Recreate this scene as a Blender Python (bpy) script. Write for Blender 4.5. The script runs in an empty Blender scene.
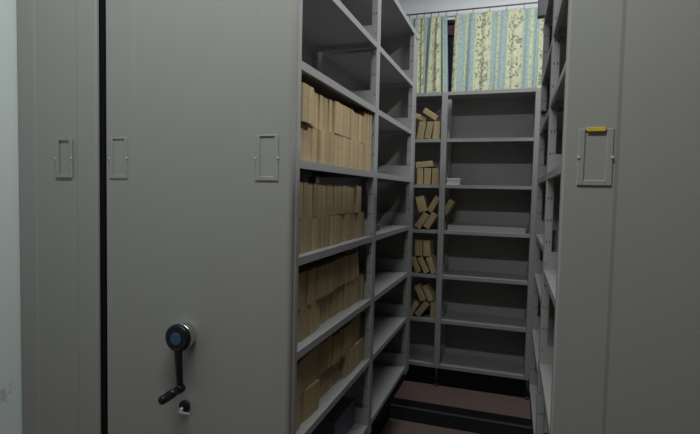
import bpy, bmesh, math, random
from mathutils import Matrix, Vector, Euler
random.seed(7)
R = math.radians
H = 1.655                      # eye height above the floor; heights below are written relative to the eye
scene = bpy.context.scene
col = scene.collection

# ------------------------------------------------------------------ materials
def new_mat(name):
    m = bpy.data.materials.new(name); m.use_nodes = True
    nt = m.node_tree; b = nt.nodes['Principled BSDF']
    return m, nt, b

def simple(name, rgb, rough=.5, metal=0., var=.06, scale=8., bump=0., bscale=200., rand=0., spec=.5):
    m, nt, b = new_mat(name)
    N, L = nt.nodes, nt.links
    tc = N.new('ShaderNodeTexCoord')
    no = N.new('ShaderNodeTexNoise'); no.inputs['Scale'].default_value = scale; no.inputs['Detail'].default_value = 4
    L.new(tc.outputs['Object'], no.inputs['Vector'])
    mx = N.new('ShaderNodeMix'); mx.data_type = 'RGBA'
    mx.inputs['A'].default_value = (*[c*(1-var) for c in rgb], 1)
    mx.inputs['B'].default_value = (*[min(1, c*(1+var)) for c in rgb], 1)
    L.new(no.outputs['Fac'], mx.inputs['Factor'])
    out = mx.outputs['Result']
    if rand:
        oi = N.new('ShaderNodeObjectInfo')
        mr = N.new('ShaderNodeMapRange'); mr.inputs['To Min'].default_value = 1-rand; mr.inputs['To Max'].default_value = 1+rand
        L.new(oi.outputs['Random'], mr.inputs['Value'])
        hs = N.new('ShaderNodeHueSaturation'); L.new(mr.outputs['Result'], hs.inputs['Value']); L.new(out, hs.inputs['Color'])
        out = hs.outputs['Color']
    L.new(out, b.inputs['Base Color'])
    b.inputs['Roughness'].default_value = rough; b.inputs['Metallic'].default_value = metal
    b.inputs['Specular IOR Level'].default_value = spec
    if bump:
        n2 = N.new('ShaderNodeTexNoise'); n2.inputs['Scale'].default_value = bscale
        L.new(tc.outputs['Object'], n2.inputs['Vector'])
        bp = N.new('ShaderNodeBump'); bp.inputs['Strength'].default_value = bump; bp.inputs['Distance'].default_value = .002
        L.new(n2.outputs['Fac'], bp.inputs['Height']); L.new(bp.outputs['Normal'], b.inputs['Normal'])
    return m

M = {}
M['paint']   = simple('grey_enamel_paint', (.305, .30, .285), .42, var=.03, scale=3, bump=.05, bscale=350)
M['shelf']   = simple('grey_shelf_paint', (.33, .33, .33), .5, var=.05, scale=5)
M['hole']    = simple('dark_slot', (.05, .05, .052), .8)
M['black']   = simple('black_paint', (.008, .008, .009), .9, spec=.1)
M['steel']   = simple('rail_steel', (.035, .035, .037), .6, .2)
M['chrome']  = simple('chrome', (.7, .7, .7), .2, 1., var=.02)
M['screw']   = simple('pale_screw', (.6, .6, .6), .4)
M['plastic'] = simple('black_plastic', (.007, .007, .009), .4, spec=.3)
M['blue']    = simple('blue_plastic_cap', (.02, .075, .13), .4)
M['yellow']  = simple('yellow_label_card', (.62, .42, .03), .6, var=.35, scale=60)
M['kraft']   = simple('kraft_paper', (.42, .32, .178), .85, var=.16, scale=9, bump=.2, bscale=60, rand=.13)
M['paper']   = simple('paper_pages', (.52, .42, .26), .9, var=.1, scale=30, rand=.1)
M['white']   = simple('white_paper', (.62, .62, .60), .8)
M['bluebox'] = simple('dark_blue_card', (.13, .15, .20), .6)
M['darkbox'] = simple('dark_grey_board', (.07, .07, .074), .6)
M['rod']     = simple('brown_curtain_rod', (.16, .10, .09), .45)
M['clip']    = simple('red_brown_clip', (.28, .10, .08), .5)
M['ceil']    = simple('ceiling_white', (.5, .5, .49), .9)
M['maroon']  = simple('maroon_wood', (.075, .02, .026), .5)

def plaster(name, rgb, stain=False):
    m = simple(name, rgb, .9, var=.03, scale=2, bump=.15, bscale=90)
    if stain:
        nt = m.node_tree; N, L = nt.nodes, nt.links; b = N['Principled BSDF']
        src = b.inputs['Base Color'].links[0].from_socket
        geo = N.new('ShaderNodeNewGeometry')
        dist = N.new('ShaderNodeVectorMath'); dist.operation = 'DISTANCE'
        dist.inputs[1].default_value = (-1.877, 1.34, H-.815)
        no = N.new('ShaderNodeTexNoise'); no.inputs['Scale'].default_value = 38; no.inputs['Detail'].default_value = 3
        L.new(geo.outputs['Position'], dist.inputs[0]); L.new(geo.outputs['Position'], no.inputs['Vector'])
        mr = N.new('ShaderNodeMapRange'); mr.inputs['From Min'].default_value = .0; mr.inputs['From Max'].default_value = .11
        mr.inputs['To Min'].default_value = .38; mr.inputs['To Max'].default_value = -.4
        L.new(dist.outputs['Value'], mr.inputs['Value'])
        ad = N.new('ShaderNodeMath'); ad.operation = 'ADD'; L.new(mr.outputs['Result'], ad.inputs[0]); L.new(no.outputs['Fac'], ad.inputs[1])
        st = N.new('ShaderNodeMapRange'); st.inputs['From Min'].default_value = .62; st.inputs['From Max'].default_value = .74
        st.inputs['To Max'].default_value = .3
        L.new(ad.outputs['Value'], st.inputs['Value'])
        mx = N.new('ShaderNodeMix'); mx.data_type = 'RGBA'; mx.inputs['B'].default_value = (.06, .05, .045, 1)
        L.new(st.outputs['Result'], mx.inputs['Factor']); L.new(src, mx.inputs['A']); L.new(mx.outputs['Result'], b.inputs['Base Color'])
    return m
M['wall_back'] = plaster('pale_blue_white_plaster', (.74, .78, .80))
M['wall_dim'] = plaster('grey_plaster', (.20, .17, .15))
M['wall_left'] = plaster('pale_green_white_plaster', (.60, .66, .645), True)

def carpet():
    m = simple('red_brown_carpet', (.145, .092, .085), .95, var=.18, scale=60, bump=.6, bscale=500)
    return m
M['floor'] = carpet()

def curtain_mat():
    m, nt, b = new_mat('striped_floral_curtain'); N, L = nt.nodes, nt.links
    uv = N.new('ShaderNodeUVMap'); uv.uv_map = 'cloth'
    sp = N.new('ShaderNodeSeparateXYZ'); L.new(uv.outputs['UV'], sp.inputs[0])
    def math_(op, a, bb=None, c=None):
        n = N.new('ShaderNodeMath'); n.operation = op
        for i, v in enumerate((a, bb, c)):
            if v is None: continue
            if isinstance(v, (int, float)): n.inputs[i].default_value = v
            else: L.new(v, n.inputs[i])
        return n.outputs[0]
    u = math_('DIVIDE', sp.outputs['X'], .335)
    fr = math_('FRACT', u)
    def band(a, c, soft=.006):
        d = math_('ABSOLUTE', math_('SUBTRACT', fr, (a+c)/2))
        mr = N.new('ShaderNodeMapRange'); mr.inputs['From Min'].default_value = (c-a)/2-soft; mr.inputs['From Max'].default_value = (c-a)/2+soft
        mr.inputs['To Min'].default_value = 1; mr.inputs['To Max'].default_value = 0
        L.new(d, mr.inputs['Value']); return mr.outputs['Result']
    def mix(f, A, B):
        n = N.new('ShaderNodeMix'); n.data_type = 'RGBA'
        L.new(f, n.inputs['Factor'])
        for k, v in (('A', A), ('B', B)):
            if isinstance(v, tuple): n.inputs[k].default_value = (*v, 1)
            else: L.new(v, n.inputs[k])
        return n.outputs['Result']
    def tex(kind, scale, lo, hi, vec=None, out='Fac', **kw):
        n = N.new(kind); n.inputs['Scale'].default_value = scale
        L.new(vec or uv.outputs['UV'], n.inputs['Vector'])
        mr = N.new('ShaderNodeMapRange'); mr.inputs['From Min'].default_value = lo; mr.inputs['From Max'].default_value = hi
        L.new(n.outputs[out], mr.inputs['Value']); return mr.outputs['Result']
    blue = mix(tex('ShaderNodeTexNoise', 40, .35, .65), (.27, .37, .375), (.36, .45, .44))
    cream = mix(tex('ShaderNodeTexNoise', 25, .3, .7), (.53, .53, .36), (.60, .60, .44))
    # sprigs: leaves in clumps
    clump = tex('ShaderNodeTexNoise', 9, .38, .50)
    leaf = tex('ShaderNodeTexVoronoi', 42, .58, .40, out='Distance')
    cream = mix(math_('MULTIPLY', clump, leaf), cream, (.19, .25, .19))
    flower = tex('ShaderNodeTexVoronoi', 38, .28, .2, out='Distance')
    cream = mix(math_('MULTIPLY', flower, math_('SUBTRACT', 1.0, clump)), cream, (.40, .42, .36))
    yel = tex('ShaderNodeTexNoise', 17, .56, .66)
    cream = mix(math_('MULTIPLY', yel, .45), cream, (.60, .54, .20))
    c = mix(band(0, .43), blue, cream)
    # narrow vine stripe in the middle of the blue
    vine = mix(tex('ShaderNodeTexVoronoi', 75, .35, .3, out='Distance'), (.52, .55, .34), (.16, .25, .15))
    c = mix(band(.675, .755), c, vine)
    edge = mix(tex('ShaderNodeTexVoronoi', 90, .35, .3, out='Distance'), (.56, .56, .33), (.14, .21, .14))
    c = mix(band(.43, .475), c, edge); c = mix(band(.955, 1.0), c, edge)
    L.new(c, b.inputs['Base Color']); b.inputs['Roughness'].default_value = .9
    return m
M['curtain'] = curtain_mat()

def glass():
    m, nt, b = new_mat('window_glass')
    b.inputs['Base Color'].default_value = (.55, .62, .68, 1); b.inputs['Roughness'].default_value = .05
    b.inputs['Transmission Weight'].default_value = 1; b.inputs['IOR'].default_value = 1.45
    no = nt.nodes.new('ShaderNodeTexNoise'); no.inputs['Scale'].default_value = 3
    mr = nt.nodes.new('ShaderNodeMapRange'); mr.inputs['To Min'].default_value = .03; mr.inputs['To Max'].default_value = .12
    nt.links.new(no.outputs['Fac'], mr.inputs['Value']); nt.links.new(mr.outputs['Result'], b.inputs['Roughness'])
    return m
M['glass'] = glass()

# ------------------------------------------------------------------ mesh helpers
def wz(v): return Vector((v[0], v[1], v[2]+H))       # eye-relative height -> world

class MB:
    def __init__(s): s.bm = bmesh.new(); s.mats = []
    def mi(s, m):
        if m not in s.mats: s.mats.append(m)
        return s.mats.index(m)
    def _merge(s, t, mat, mtx=None):
        if mtx is not None: bmesh.ops.transform(t, matrix=mtx, verts=t.verts)
        i = s.mi(mat)
        for f in t.faces: f.material_index = i
        me = bpy.data.meshes.new('tmp'); t.to_mesh(me); t.free(); s.bm.from_mesh(me); bpy.data.meshes.remove(me)
    def box(s, x0, x1, y0, y1, z0, z1, mat, bev=0, seg=2, mtx=None):
        t = bmesh.new(); bmesh.ops.create_cube(t, size=1)
        for v in t.verts: v.co = Vector(((x0+x1)/2+v.co.x*(x1-x0), (y0+y1)/2+v.co.y*(y1-y0), (z0+z1)/2+v.co.z*(z1-z0)))
        if bev: bmesh.ops.bevel(t, geom=list(t.edges), offset=bev, segments=seg, affect='EDGES', profile=.5)
        s._merge(t, mat, mtx); return s
    def cyl(s, p, q, r, mat, r2=None, seg=24, bev=0):
        p, q = Vector(p), Vector(q); d = q-p
        t = bmesh.new(); bmesh.ops.create_cone(t, cap_ends=True, segments=seg, radius1=r, radius2=r if r2 is None else r2, depth=d.length)
        if bev:
            ed = [e for e in t.edges if len(e.link_faces) == 2 and any(len(f.verts) > 4 for f in e.link_faces)]
            bmesh.ops.bevel(t, geom=ed, offset=bev, segments=3, affect='EDGES', profile=.5)
        for f in t.faces: f.smooth = len(f.verts) == 4
        m = Matrix.Translation((p+q)/2) @ d.to_track_quat('Z', 'Y').to_matrix().to_4x4()
        s._merge(t, mat, m); return s
    def prism(s, pts, z0, z1, mat):                    # outline in x/y raised along z
        t = bmesh.new()
        a = [t.verts.new((x, y, z0)) for x, y in pts]; b = [t.verts.new((x, y, z1)) for x, y in pts]
        n = len(pts)
        for i in range(n): t.faces.new((a[i], a[(i+1) % n], b[(i+1) % n], b[i]))
        t.faces.new(a[::-1]); t.faces.new(b)
        bmesh.ops.recalc_face_normals(t, faces=t.faces)
        s._merge(t, mat); return s
    def build(s, name, parent=None):
        off = Vector((0, 0, 0)); p = parent
        while p is not None: off += p.location; p = p.parent
        bmesh.ops.translate(s.bm, verts=s.bm.verts, vec=-off)
        me = bpy.data.meshes.new(name); s.bm.to_mesh(me); s.bm.free()
        for m in s.mats: me.materials.append(m)
        o = bpy.data.objects.new(name, me); col.objects.link(o); o.parent = parent
        return o

def tag(o, label=None, cat=None, group=None, kind=None):
    for k, v in (('label', label), ('category', cat), ('group', group), ('kind', kind)):
        if v: o[k] = v
    return o
def thing(name, loc, label, cat, group=None):
    o = bpy.data.objects.new(name, None); o.empty_display_size = .1; col.objects.link(o); o.location = loc
    return tag(o, label, cat, group)
def recenter(o):                                       # put a top-level mesh's origin at its base
    vs = [v.co for v in o.data.vertices]
    c = Vector(((min(v.x for v in vs)+max(v.x for v in vs))/2, (min(v.y for v in vs)+max(v.y for v in vs))/2, min(v.z for v in vs)))
    o.data.transform(Matrix.Translation(-c)); o.location += c
    return o

# ------------------------------------------------------------------ the room
Z = lambda z: z+H
CEIL = 3.75
XL, XR, YF, YB = -1.877, 2.2, -2.4, 4.60
def struct(name, *boxes, mat):
    b = MB()
    for bx in boxes: b.box(*bx, mat)
    return tag(b.build(name), kind='structure')
struct('floor', (XL-.1, XR+.1, YF-.1, YB+.2, -.06, 0), mat=M['floor'])
struct('ceiling', (XL-.1, XR+.1, YF-.1, YB+.2, CEIL, CEIL+.06), mat=M['ceil'])
struct('wall_left', (XL-.1, XL, YF-.1, YB, 0, CEIL), mat=M['wall_left'])
struct('wall_right', (XR, XR+.1, YF-.1, YB, 0, CEIL), mat=M['wall_dim'])
struct('wall_front', (XL, XR, YF-.1, YF, 0, CEIL), mat=M['wall_dim'])
WX0, WX1, WZ0, WZ1 = -1.05, 1.0, Z(.70), Z(1.60)
struct('wall_back', (XL-.1, WX0, YB, YB+.2, 0, CEIL), (WX1, XR+.1, YB, YB+.2, 0, CEIL),
       (WX0, WX1, YB, YB+.2, 0, WZ0), (WX0, WX1, YB, YB+.2, WZ1, CEIL), mat=M['wall_back'])
win = thing('window_1', ((WX0+WX1)/2, YB+.1, WZ0), None, None); tag(win, kind='structure')
b = MB()
for bx in ((WX0, WX0+.06, WZ0, WZ1), (WX1-.06, WX1, WZ0, WZ1), (WX0+.06, WX1-.06, WZ0, WZ0+.06), (WX0+.06, WX1-.06, WZ1-.12, WZ1), (-.06, .0, WZ0+.06, WZ1-.12)):
    b.box(bx[0], bx[1], YB+.07, YB+.13, bx[2], bx[3], M['maroon'], .004)
b.build('window_frame', win)
b = MB(); b.box(WX0+.06, -.06, YB+.095, YB+.101, WZ0+.06, WZ1-.12, M['glass']); b.box(0, WX1-.06, YB+.095, YB+.101, WZ0+.06, WZ1-.12, M['glass'])
b.build('glass_pane', win)

# floor rails of the rolling shelving
def rail(y0, y1, label):
    t = thing('floor_rail', (0, (y0+y1)/2, 0), label, 'rail')
    MB().box(XL+.01, 1.6, y0, y1, 0, .006, M['black']).build('channel', t)
    ym = y0+(y1-y0)*.55
    MB().box(XL+.01, 1.6, ym-.018, ym+.018, .006, .016, M['steel'], .003).build('rail_bar', t)
rail(3.41, 3.76, 'black floor rail crossing the reddish carpet in the aisle before the back shelving')

# ------------------------------------------------------------------ shelving pieces
TOPZ = 1.068
BASEZ = -1.30
def shelf(parent, x0, x1, y0, y1, zb, front, lip=.028):
    """tray shelf: sheet with turned-down edges; zb = bottom of the lip (eye-relative); front 'x+','x-','y-'"""
    z0, z1 = Z(zb), Z(zb)+lip
    b = MB(); s = M['shelf']
    b.box(x0, x1, y0, y1, z1-.004, z1, s)
    t = .014
    b.box(x0, x0+t, y0, y1, z0, z1-.004, s); b.box(x1-t, x1, y0, y1, z0, z1-.004, s)
    b.box(x0+t, x1-t, y0, y0+t, z0, z1-.004, s); b.box(x0+t, x1-t, y1-t, y1, z0, z1-.004, s)
    return b.build('shelf', parent)

def post(parent, x0, x1, y0, y1, z0, z1, slotface, pitch=.1):
    """perforated upright; pairs of slots on the named face"""
    b = MB(); b.box(x0, x1, y0, y1, Z(z0), Z(z1), M['shelf'], .003, 1)
    k = Z(z0)+.06
    while k < Z(z1)-.02:
        if slotface == 'y-':
            w = x1-x0
            for c in (x0+w*.30, x0+w*.70): b.box(c-.0022, c+.0022, y0-.0006, y0+.002, k-.0055, k+.0055, M['hole'])
        else:
            w = y1-y0
            for c in (y0+w*.3, y0+w*.7): b.box(x0-.0006, x1+.0006, c-.0022, c+.0022, k-.0055, k+.0055, M['hole'])
        k += pitch
    return b.build('upright', parent)

def bracket(parent, x0, x1, y, zb, h=.085, axis='y', nose=1):
    """hanging side plate that stands up from the end of a shelf"""
    z0 = Z(zb)+.028
    b = MB()
    if axis == 'y':
        b.box(x0, x1, y-.002, y+.002, z0, z0+h, M['shelf'])
    else:
        b.box(y-.002, y+.002, x0, x1, z0, z0+h, M['shelf'])
    return b.build('shelf_bracket', parent)

def end_panel(parent, x0, x1, y0, y1, z0, z1, strip=.125, r=.015, centre=True, strips=(1, 1)):
    pts = []
    def arc(cx, cy, a0, a1, n=6):
        for i in range(n+1):
            a = R(a0+(a1-a0)*i/n); pts.append((cx+r*math.cos(a), cy+r*math.sin(a)))
    arc(x0+r, y0+r, 180, 270)
    d, w = .0025, .010
    if strips[0]: pts.extend([(x0+strip, y0), (x0+strip+w, y0+d)])
    if strips[1]:
        if not strips[0]: pass
        pts.extend([(x1-strip-w, y0+(d if strips[0] else 0)), (x1-strip, y0)])
    elif strips[0]:
        pts.extend([(x1-r-.002, y0+d), (x1-r, y0)])
    arc(x1-r, y0+r, 270, 360)
    pts.extend([(x1, y1), (x0, y1)])
    b = MB(); b.prism(pts, z0, z1, M['paint'])
    return b.build('end_panel', parent)

def label_holder(parent, xc, y, zc):
    """slim metal card holder with an open window"""
    w, h, iw = .083, .148, .052
    x0, x1, z0, z1 = xc-w/2, xc+w/2, Z(zc)-h/2, Z(zc)+h/2
    a, c = xc-iw/2, xc+iw/2
    b = MB(); t = .0032
    b.box(x0, a, y-t, y, z0, z1, M['paint'], .0012, 1); b.box(c, x1, y-t, y, z0, z1, M['paint'], .0012, 1)
    b.box(a, c, y-t, y, z0, z0+.014, M['paint'], .0012, 1)
    b.box(a, c, y-t, y, z1-.005, z1, M['paint'], .0012, 1)
    o = b.build('label_holder', parent)
    for sx in (xc-.040, xc+.040):
        MB().cyl((sx, y-t-.0025, Z(zc)), (sx, y-t+.001, Z(zc)), .0032, M['screw'], seg=12).build('screw', o)
    return o

Y0, Y1, Y2 = 1.474, 2.374, 3.2826
YP = 1.415
def mobile_unit(label, xf, sgn, bays, px0, px1, strip_r):
    """double-sided rolling unit. xf = aisle face, sgn = -1 body to the left, +1 body to the right"""
    D = .35
    xc = xf+sgn*D                                       # centre panel
    xo = xf+sgn*(2*D+.03)                               # far face
    t = thing('mobile_shelving_unit', ((xf+xo)/2, 2.4, 0), label, 'shelving')
    lo = lambda a, c: (min(a, c), max(a, c))
    def bx(b, xa, xb, *r, m=M['shelf'], bev=0):
        x0, x1 = lo(xa, xb); b.box(x0, x1, *r, m, bev)
    # black carriage under the body, riding on the rails
    b = MB(); bx(b, xf+sgn*.13, xo-sgn*.10, 1.50, 3.40, .016, Z(BASEZ), m=M['black']); b.build('carriage', t)
    b = MB(); bx(b, xf+sgn*.004, xo, YP+.03, 3.42, Z(BASEZ), Z(BASEZ)+.03, m=M['black']); b.build('base_frame', t)
    b = MB(); bx(b, xc, xc+sgn*.03, Y0, Y2+.05, Z(BASEZ)+.03, Z(TOPZ)); b.build('back_panel', t)
    b = MB(); bx(b, xf+sgn*.004, xo, Y2+.055, 3.42, Z(BASEZ)+.03, Z(TOPZ), m=M['paint']); b.build('far_end_panel', t)
    # top sheet with turned-down rim
    b = MB(); bx(b, xf, xo, YP+.03, 3.43, Z(TOPZ)+.024, Z(TOPZ)+.032)
    bx(b, xf, xf+sgn*.014, YP+.03, 3.43, Z(TOPZ), Z(TOPZ)+.024); bx(b, xo-sgn*.014, xo, YP+.03, 3.43, Z(TOPZ), Z(TOPZ)+.024)
    b.build('top_sheet', t)
    w = .034
    for (ya, yb) in ((YP+.031, Y0), (Y1, Y1+.056), (Y2, Y2+.055)):
        x0, x1 = lo(xf, xf+sgn*w); post(t, x0, x1, ya, yb, BASEZ+.03, TOPZ, 'y-')
        x0, x1 = lo(xc-sgn*.03, xc); post(t, x0, x1, ya, yb, BASEZ+.03, TOPZ, 'y-')
    x0, x1 = lo(xf+sgn*.002, xc-sgn*.002)
    for k, (ya, yb) in enumerate(((Y0+.001, Y1-.001), (Y1+.057, Y2-.001))):
        for zb in bays[k]:
            shelf(t, x0, x1, ya, yb, zb, 'x')
            bx0, bx1 = lo(xf+sgn*.012, xc-sgn*.032)
            bracket(t, bx0, bx1, yb-.004, zb)
            bracket(t, bx0, bx1, ya+.004, zb)
    # closed rear half (faces the other aisle)
    b = MB(); bx(b, xc+sgn*.03, xo, YP+.031, YP+.06, Z(BASEZ)+.03, Z(TOPZ)); b.build('rear_post', t)
    ep = end_panel(t, px0, px1, YP, YP+.03, .04, Z(1.13), r=strip_r)
    return t, ep

Zs = dict(Z=.7188, A=.3977, B=.0741, C=-.2519, D=-.5741, E=-.8891, F=-1.236)
left_levels = [.7188, .3977, .0741, -.2519, -.5741, -.8891, -1.236]
left, left_panel = mobile_unit('grey rolling shelving unit with black crank handle, loaded with tan file bundles',
            -.6727, -1, (left_levels, left_levels), -1.435, -.676, .014)
label_holder(left_panel, -1.370, YP, .104)
label_holder(left_panel, -.764, YP, .104)
# crank
cx, cz = -1.077, Z(-.515)
crank = MB().cyl((cx, YP-.002, cz), (cx, YP-.030, cz), .046, M['chrome'], bev=.004, seg=40).build('crank_collar', left)
tag(crank, 'chrome collar behind the black crank')
h = MB().cyl((cx, YP-.030, cz), (cx, YP-.052, cz), .048, M['plastic'], bev=.008, seg=40).build('crank_hub', left)
tag(MB().cyl((cx, YP-.052, cz), (cx, YP-.0545, cz), .022, M['blue'], seg=32, bev=.001).build('hub_cap', h), 'round blue cap in the crank hub')
b = MB()
p0, p1 = Vector((cx+.002, YP-.043, cz-.035)), Vector((cx+.017, YP-.050, cz-.172))
b.cyl(p0, p1, .0135, M['plastic'], r2=.0105, bev=.003)
b.cyl(p1+Vector((0, .012, 0)), p1+Vector((0, -.016, 0)), .015, M['plastic'], bev=.004)
b.build('crank_arm', left)
b = MB(); b.cyl(p1+Vector((0, -.016, 0)), p1+Vector((0, -.055, -.002)), .0125, M['plastic'], r2=.0155)
b.cyl(p1+Vector((0, -.055, -.002)), p1+Vector((0, -.098, -.004)), .0155, M['plastic'], r2=.014, bev=.006)
b.build('crank_grip', left)
lk = MB().cyl((-1.077, YP+.001, Z(-.770)), (-1.077, YP-.010, Z(-.770)), .021, M['plastic'], bev=.003).build('lock', left)
b = MB(); b.cyl((-1.075, YP-.010, Z(-.772)), (-1.075, YP-.028, Z(-.772)), .006, M['chrome'])
b.box(-1.080, -1.030, YP-.034, YP-.027, Z(-.785), Z(-.775), M['chrome'], .002)
b.build('lock_key', lk)

right_bays = ([.71, .40, .075, -.365, -.80, -1.236], [.70, .385, .075, -.27, -.52, -.88, -1.236])
right, right_panel = mobile_unit('empty grey rolling shelving unit whose card holder has a small yellow label',
            .1378, 1, right_bays, .119, .885, .007)
rh = label_holder(right_panel, .197, YP, .104)
tag(MB().box(.175, .219, YP-.0055, YP-.0032, Z(.1705), Z(.1815), M['yellow'], .0008, 1).build('yellow_label', rh), 'small yellow label on the holder top')
b = MB(); b.cyl((.150, Y2-.001, Z(.52)), (.150, Y2-.03, Z(.52)), .011, M['plastic'], bev=.002); b.cyl((.150, Y2-.03, Z(.52)), (.165, Y2-.07, Z(.51)), .006, M['plastic'])
b.build('latch', right)

# neighbouring unit at the left wall: only its end panel shows
t = thing('mobile_shelving_unit', (-1.67, 2.4, 0), 'grey shelving unit squeezed between the left wall and the crank unit', 'shelving')
nb_panel = end_panel(t, -1.874, -1.473, YP, YP+.013, .04, Z(1.13), r=.008, strip=.09)
label_holder(nb_panel, -1.631, YP, .104)
MB().box(-1.473, -1.452, YP+.016, YP+.075, .06, Z(1.10), M['black'], .003).box(-1.50, -1.473, YP+.016, YP+.03, .06, Z(1.10), M['black']).build('rubber_seal', t)
MB().box(-1.866, -1.540, YP+.013, 3.42, Z(BASEZ), Z(TOPZ)+.03, M['shelf']).build('cabinet_body', t)
MB().box(-1.85, -1.52, 1.50, 3.40, .016, Z(BASEZ), M['black']).build('carriage', t)

# ------------------------------------------------------------------ fixed shelving at the back wall
DB, DBK = 4.143, 4.51
XM0, XM1, XRR = -.603, -.5548, .1325
back_levels = [.8232, .4345, .0481, -.3396, -.7238, -1.1096, -1.5016]
t = thing('fixed_shelving_unit', (-.23, 4.33, 0), 'open grey shelving unit against the back wall below the curtains', 'shelving')
XB0 = XM0-(XRR-XM1)-.048
for (xa, xb) in ((XB0-.0, XB0+.048), (XM0, XM1), (XRR, XRR+.048)):
    post(t, xa, xb, DB, DB+.035, back_levels[-1], .851, 'x')
    if xa == XM0: MB().box(xa, xb, DBK-.035, DBK, .02, Z(.850), M['shelf'], .003, 1).build('upright', t)
    else: MB().box(xa+.001, xb-.001, DB+.035, DBK, .02, Z(.850), M['shelf']).build('side_panel', t)
    MB().cyl(((xa+xb)/2, DB+.004, 0), ((xa+xb)/2, DB+.004, Z(back_levels[-1])), .007, M['steel'], seg=12).cyl(((xa+xb)/2, DB-.004, 0), ((xa+xb)/2, DB-.004, .018), .016, M['steel'], seg=16).build('levelling_foot', t)
for (xa, xb) in ((XB0+.049, XM0-.001), (XM1+.001, XRR-.001)):
    for i, zb in enumerate(back_levels):
        shelf(t, xa, xb, DB+.004, DBK, zb, 'y-')
        if 0 < i < 6:
            for xx in ((xa+.004, xb-.004) if xa > XM0 else (xa+.004,)): bracket(t, DB+.05, DBK-.02, xx, zb, axis='x', h=.07)
MB().box(XB0, XRR+.048, DB+.012, DB+.03, 0, Z(back_levels[-1]), M['black']).build('kick_plate', t)
MB().box(XB0, XRR+.048, DBK+.001, DBK+.006, .0, Z(.851), M['shelf']).build('back_panel', t)

# ------------------------------------------------------------------ kraft file bundles
BD, BH, BT = .205, .128, .05
def make_bundle():
    o = bpy.data.objects.new('file_bundle', None); o.empty_display_size = .05; col.objects.link(o)
    b = MB(); k = M['kraft']
    tt = BT/2
    # wrapper: soft-cornered spine wrapped round both sides
    pts = []
    r = .006
    for i in range(6):
        a = R(-90+90*i/5); pts.append((-r+r*math.cos(a), -tt+r+r*math.sin(a)))
    for i in range(6):
        a = R(90*i/5); pts.append((-r+r*math.cos(a), tt-r+r*math.sin(a)))
    pts += [(-BD, tt), (-BD, tt-.004), (-.012, tt-.004), (-.012, -tt+.004), (-BD, -tt+.004), (-BD, -tt)]
    b.prism(pts, 0, BH, k)
    b.box(0, .0006, -tt+.008, tt-.008, BH*.30, BH*.31, M['paper']); b.box(0, .0006, -tt+.008, tt-.008, BH*.66, BH*.67, M['paper'])
    w = b.build('wrapper', o)
    p = MB().box(-BD+.004, -.0125, -tt+.0045, tt-.0045, .003, BH-.004, M['paper']).build('pages', o)
    return o
proto = make_bundle(); proto_used = [False]
def bundle(loc, rot, scale, label, group):
    if not proto_used[0]:
        o = proto; proto_used[0] = True
    else:
        o = proto.copy(); col.objects.link(o)
        for ch in proto.children:
            c = ch.copy(); col.objects.link(c); c.parent = o
    o.location = loc; o.rotation_euler = rot; o.scale = scale
    tag(o, label, 'file bundle', group)
    return o

ORD = ['first', 'second', 'third', 'fourth', 'fifth', 'sixth', 'seventh', 'eighth', 'ninth', 'tenth', 'eleventh', 'twelfth', 'thirteenth',
       'fourteenth', 'fifteenth', 'sixteenth', 'seventeenth', 'eighteenth', 'nineteenth', 'twentieth', 'twenty-first', 'twenty-second', 'twenty-third', 'twenty-fourth', 'twenty-fifth']
rng = random.Random(11)
XFILE = -.6727-.034
SH = ['topmost loaded shelf', 'second loaded shelf down', 'third loaded shelf down', 'lowest loaded shelf']
#        shelf, lower end y, upper end y, row height, top row height
cells = [(Zs['B'], 2.361, 2.361, .128, .128), (Zs['C'], 2.361, 2.295, .124, .130), (Zs['D'], 2.361, 2.215, .124, .128), (Zs['E'], 2.361, 2.352, .116, .128)]
for ci, (zb, yl, yu, hl, hu) in enumerate(cells):
    zt = Z(zb)+.0285
    for row, (yend, hh) in enumerate(((yl, hl), (yu, hu))):
        y = Y0+.014; n = 0; k = 0
        push = 0.
        while True:
            tk = rng.uniform(.034, .056)
            if yend-y < .018: break
            if yend-y-tk < .018: tk = min(yend-y, .062)
            if rng.random() < .3: push = rng.uniform(-.006, .012)
            ins = push+rng.uniform(-.002, .004)
            if row == 1 and ci == 0 and n < 2: ins = -.014
            if row == 0 and ci in (2, 3) and 5 < n < 13: ins = .022+.006*rng.random()
            h = hh*rng.uniform(.975, 1.0)
            if row == 1 and ci == 0 and y > 2.24: h = hh*1.22
            z = zt if row == 0 else zt+hl+.0005
            bundle((XFILE+(.020 if ci == 0 else 0)-ins, y+tk/2, z), (0, 0, R(rng.uniform(-.8, .8))), (1, tk/BT, h/BH),
                   'tan file bundle, %s from near end, %s row, %s' % (ORD[n], ('lower', 'upper')[row], SH[ci]),
                   'tan file bundles in the left unit')
            n += 1; y += tk+.0012
        if ci == 2 and row == 1:
            # one bundle leaning over the short row
            th = 15
            bundle((XFILE-.003, y+.040, zt+hl+.008), (R(-th+30), 0, 0), (1, .8, 1), 'tan file bundle leaning at far end, upper row, third loaded shelf down', 'tan file bundles in the left unit')

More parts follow.
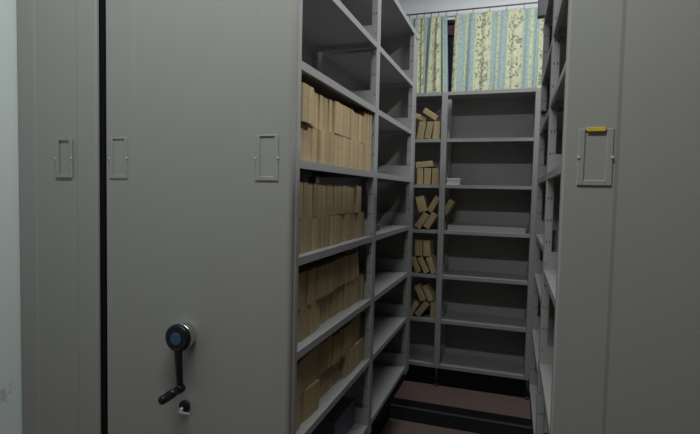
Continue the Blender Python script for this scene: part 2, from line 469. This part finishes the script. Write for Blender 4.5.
# bundles in the narrow bay of the back unit: centre x, centre z above shelf, lean (deg, + = top leans right), thickness, label
YBK = DB+.02
GB = 'tan file bundles in the back unit'
def back_bundle(level, x, zc, lean, tk, hh, label, dy=0.):
    th = R(lean)
    zc = Z(back_levels[level])+.0285+zc
    c = Vector((x, 0, zc)); up = Vector((math.sin(th), 0, math.cos(th)))
    base = c-up*hh/2
    bundle((base.x, YBK+dy, base.z), (-th if False else th_rot(th), 0, R(-90)), (1, tk/BT, hh/BH), label, GB)
def th_rot(th): return th_sign*th
th_sign = -1
TX = 'tan file bundle'
for a in [
  (1, -.775, .077, 9, .060, .145, TX+' leaning at the left of the highest file pile on the back shelves'),
  (1, -.709, .0775, 9, .056, .145, TX+' leaning in the middle of the highest file pile on the back shelves'),
  (1, -.643, .076, 4, .062, .148, TX+' standing at the right of the highest file pile on the back shelves'),
  (1, -.700, .209, -57, .048, .135, TX+' tipped on top of the highest file pile on the back shelves'),
  (1, -.792, .190, -66, .045, .120, TX+' tipped on the pile behind the topmost tipped one, back shelves', .03),
  (2, -.775, .070, 0, .052, .138, TX+' standing left in the trio with one flat on top, back shelves'),
  (2, -.712, .070, 1, .060, .138, TX+' standing middle in the trio with one flat on top, back shelves'),
  (2, -.642, .070, 0, .062, .138, TX+' standing right in the trio with one flat on top, back shelves'),
  (2, -.740, .170, 84, .050, .145, TX+' lying almost flat on the standing trio, back shelves'),
  (3, -.745, .077, 33, .056, .145, TX+' slanting right, lower left of the crossed pile, back shelves'),
  (3, -.672, .077, 33, .056, .145, TX+' slanting right, lower right of the crossed pile, back shelves'),
  (3, -.758, .218, -14, .075, .135, TX+' slanting left on top of the crossed pile, back shelves'),
  (3, -.648, .2205, 30, .050, .140, TX+' slanting right on top of the crossed pile, back shelves'),
  (3, -.535, .196, 30, .050, .140, TX+' jutting out right of the upright post, back shelves', .05),
  (4, -.790, .074, -22, .045, .140, TX+' leaning left at the left end under the upright pair, back shelves'),
  (4, -.725, .076, -27, .048, .145, TX+' leaning left in the middle under the upright pair, back shelves'),
  (4, -.655, .077, -22, .050, .148, TX+' leaning left at the right end under the upright pair, back shelves'),
  (4, -.768, .222, 0, .066, .135, TX+' standing left in the upright pair on the leaning ones, back shelves'),
  (4, -.698, .222, -3, .062, .135, TX+' standing right in the upright pair on the leaning ones, back shelves'),
  (5, -.800, .070, 30, .045, .130, TX+' leaning right at the left of the lowest pile, back shelves'),
  (5, -.722, .0745, 36, .052, .145, TX+' leaning right in the middle of the lowest pile, back shelves'),
  (5, -.628, .073, 0, .045, .145, TX+' standing at the right of the lowest pile, back shelves'),
  (5, -.745, .215, -25, .055, .140, TX+' slanting left on top of the lowest pile, left one, back shelves'),
  (5, -.677, .218, -25, .050, .140, TX+' slanting left on top of the lowest pile, right one, back shelves'),
]: back_bundle(*a)

# other things lying on the shelves
def boxthing(name, cat, label, x0, x1, y0, y1, z0, z1, mat, bev=.003):
    return tag(recenter(MB().box(x0, x1, y0, y1, z0, z1, mat, bev).build(name)), label, cat)
zt = Z(back_levels[2])+.0285
pk = thing('paper_stack', (-.49, DB+.12, zt), 'white paper stack beside the upright post on the third back shelf', 'paper')
for i in range(6):
    j = rng.uniform(-.004, .004)
    MB().box(-.545+j, -.437+j, DB+.03+j, DB+.22, zt+i*.0095, zt+i*.0095+.009, M['white'], .001, 1).build('paper_ream', pk)
zt = Z(back_levels[3])+.0285
bd = thing('spare_shelf_board', (-.2, DB+.2, zt), 'spare grey shelf board lying flat on the fourth back shelf', 'board')
MB().box(-.53, .10, DB+.06, DB+.33, zt+.040, zt+.045, M['shelf']).build('board_sheet', bd)
b = MB(); b.box(-.53, .10, DB+.06, DB+.072, zt, zt+.040, M['shelf']); b.box(-.53, .10, DB+.318, DB+.33, zt, zt+.040, M['shelf']); b.build('board_rim', bd)
zt = Z(Zs['F'])+.0285
fb = thing('file_box', (-.85, 2.2, zt), 'dark blue file box on the bottom shelf below the file bundles', 'box')
MB().box(-1.0, -.745, 2.06, 2.352, zt, zt+.125, M['bluebox'], .003).build('box_body', fb)
MB().box(-1.003, -.742, 2.058, 2.354, zt+.110, zt+.140, M['bluebox'], .004).build('box_lid', fb)
zt = Z(Zs['B'])+.0285
boxthing('notebook', 'notebook', 'dark notebook lying flat on an empty shelf of the crank unit', -.86, -.70, 2.50, 2.72, zt, zt+.022, M['darkbox'])
zt = Z(Zs['C'])+.0285
boxthing('notebook', 'notebook', 'dark folded notebook on the empty shelf just below the other notebook', -.88, -.74, 2.56, 2.76, zt, zt+.030, M['darkbox'])
zt = Z(TOPZ)+.033
cb = thing('storage_box', (.3, 3.3, zt), 'slim dark grey box standing on top of the empty rolling unit near the curtain', 'box')
MB().box(.097, .52, 3.24, 3.30, zt, zt+.34, M['darkbox'], .003).build('box_body', cb)
MB().box(.094, .523, 3.237, 3.303, zt+.30, zt+.36, M['darkbox'], .003).build('box_lid', cb)

# ------------------------------------------------------------------ curtains
rod = thing('curtain_rod', (-.2, 4.535, Z(1.655)), 'thin brown curtain rod along the back wall', 'rod')
MB().cyl((-1.15, 4.535, Z(1.655)), (1.1, 4.535, Z(1.655)), .0065, M['rod'], seg=16).build('rod_bar', rod)
for x in (-1.13, 1.08):
    MB().cyl((x, 4.535, Z(1.655)), (x, YB-.001, Z(1.655)), .007, M['rod'], seg=12).build('rod_bracket', rod)

def curtain(name, label, x0t, x1t, x0b, x1b, u0, ulen, folds, amp, seed, clips):
    rn = random.Random(seed)
    top, bot = Z(1.624), Z(.80)
    t = thing(name, ((x0t+x1t)/2, 4.535, bot), label, 'curtain', 'floral striped curtains')
    nx, nz = 260, 40
    ph = [rn.uniform(0, 6.28) for _ in range(6)]
    me = bpy.data.meshes.new('cloth'); verts = []; faces = []; uvs = []
    for j in range(nz+1):
        v = j/nz
        e = .35+.65*v**.6
        for i in range(nx+1):
            s = i/nx
            x = (x0t+(x1t-x0t)*s)*(1-v)+(x0b+(x1b-x0b)*s)*v
            a = 2*math.pi*folds*(s+.03*math.sin(5*s+ph[0]))
            y = amp*e*(math.sin(a+ph[1]+.5*v)+.35*math.sin(2.3*a+ph[2])*(1-v*.5))
            x += .35*amp*math.cos(a+ph[1]+.5*v)*e
            if seed == 3:
                g = math.exp(-((s-.62)/.14)**2)*v
                x -= .050*g; y += .035*math.exp(-((s-.42)/.10)**2)*min(1, 1.5*v+.2)
            drop = .010*abs(math.sin(math.pi*s*(clips-1)))*(1-v)
            verts.append((x, 4.545+y, top-(top-bot)*v-drop)); uvs.append((u0+ulen*s+(.035*math.exp(-25*s) if seed == 5 else 0), v*(top-bot)))
    for j in range(nz):
        for i in range(nx):
            a = j*(nx+1)+i; faces.append((a, a+1, a+nx+2, a+nx+1))
    me.from_pydata([Vector(v)-t.location for v in verts], [], faces)
    ul = me.uv_layers.new(name='cloth')
    for p in me.polygons:
        p.use_smooth = True
        for li in p.loop_indices: ul.data[li].uv = uvs[me.loops[li].vertex_index]
    me.materials.append(M['curtain'])
    o = bpy.data.objects.new('cloth', me); col.objects.link(o); o.parent = t
    sd = o.modifiers.new('thick', 'SOLIDIFY'); sd.thickness = .0015
    for k in range(clips):
        x = x0t+(x1t-x0t)*(.01+.98*k/(clips-1))
        b = MB()
        n = 14                                           # ring round the rod
        for q in range(n):
            a0, a1 = 2*math.pi*q/n, 2*math.pi*(q+1)/n
            b.cyl((x, 4.535+.0105*math.cos(a0), Z(1.652)+.0105*math.sin(a0)), (x, 4.535+.0105*math.cos(a1), Z(1.652)+.0105*math.sin(a1)), .0025, M['clip'], seg=6)
        b.box(x-.003, x+.003, 4.533, 4.537, Z(1.618), Z(1.6425), M['clip'])
        b.build('curtain_clip', t)
    return t
curtain('curtain', 'short floral striped curtain bunched left of the dark window gap', -.985, -.642, -.985, -.608, .125, .86, 5.5, .024, 3, 6)
curtain('curtain', 'wide floral striped curtain hanging right of the dark window gap', -.562, .75, -.575, .75, .10, 1.62, 10, .016, 5, 10)

# ------------------------------------------------------------------ light
def area(name, loc, size, sy, power, colr, rot=(0, 0, 0)):
    l = bpy.data.lights.new(name, 'AREA'); l.shape = 'RECTANGLE'; l.size = size; l.size_y = sy; l.energy = power; l.color = colr
    o = bpy.data.objects.new(name, l); col.objects.link(o); o.location = loc; o.rotation_euler = rot
    return o
area('ceiling_tube_front', (-.48, .62, CEIL-.12), 1.25, .12, 48, (.945, 1, .985))
area('ceiling_tube_side', (.84, 2.35, CEIL-.10), .12, 1.25, 44, (.97, .99, 1))
area('ceiling_tube_back', (.0, 3.72, CEIL-.10), 1.25, .12, 19, (.97, .99, 1))

w = bpy.data.worlds.new('outside'); scene.world = w; w.use_nodes = True
nt = w.node_tree; bg = nt.nodes['Background']; bg.inputs['Color'].default_value = (.05, .06, .09, 1); bg.inputs['Strength'].default_value = .25

# ------------------------------------------------------------------ camera
f, yaw, pitch, roll = 485.6, .3245, -.052, .0214
fw = Vector((-math.sin(yaw)*math.cos(pitch), math.cos(yaw)*math.cos(pitch), math.sin(pitch)))
rt = Vector((math.cos(yaw), math.sin(yaw), 0)); up = rt.cross(fw)
r2 = math.cos(roll)*rt+math.sin(roll)*up; u2 = -math.sin(roll)*rt+math.cos(roll)*up
m = Matrix(((r2.x, u2.x, -fw.x), (r2.y, u2.y, -fw.y), (r2.z, u2.z, -fw.z))).to_4x4()
m.translation = Vector((0, 0, H))
cam = bpy.data.cameras.new('camera'); co = bpy.data.objects.new('camera', cam); col.objects.link(co)
co.matrix_world = m
cam.sensor_fit = 'HORIZONTAL'; cam.sensor_width = 36; cam.lens = f/700*36; cam.clip_start = .02
scene.camera = co
vs = scene.view_settings
vs.view_transform = 'Standard'; vs.look = 'None'; vs.gamma = 1; vs.use_curve_mapping = False; vs.exposure = 0
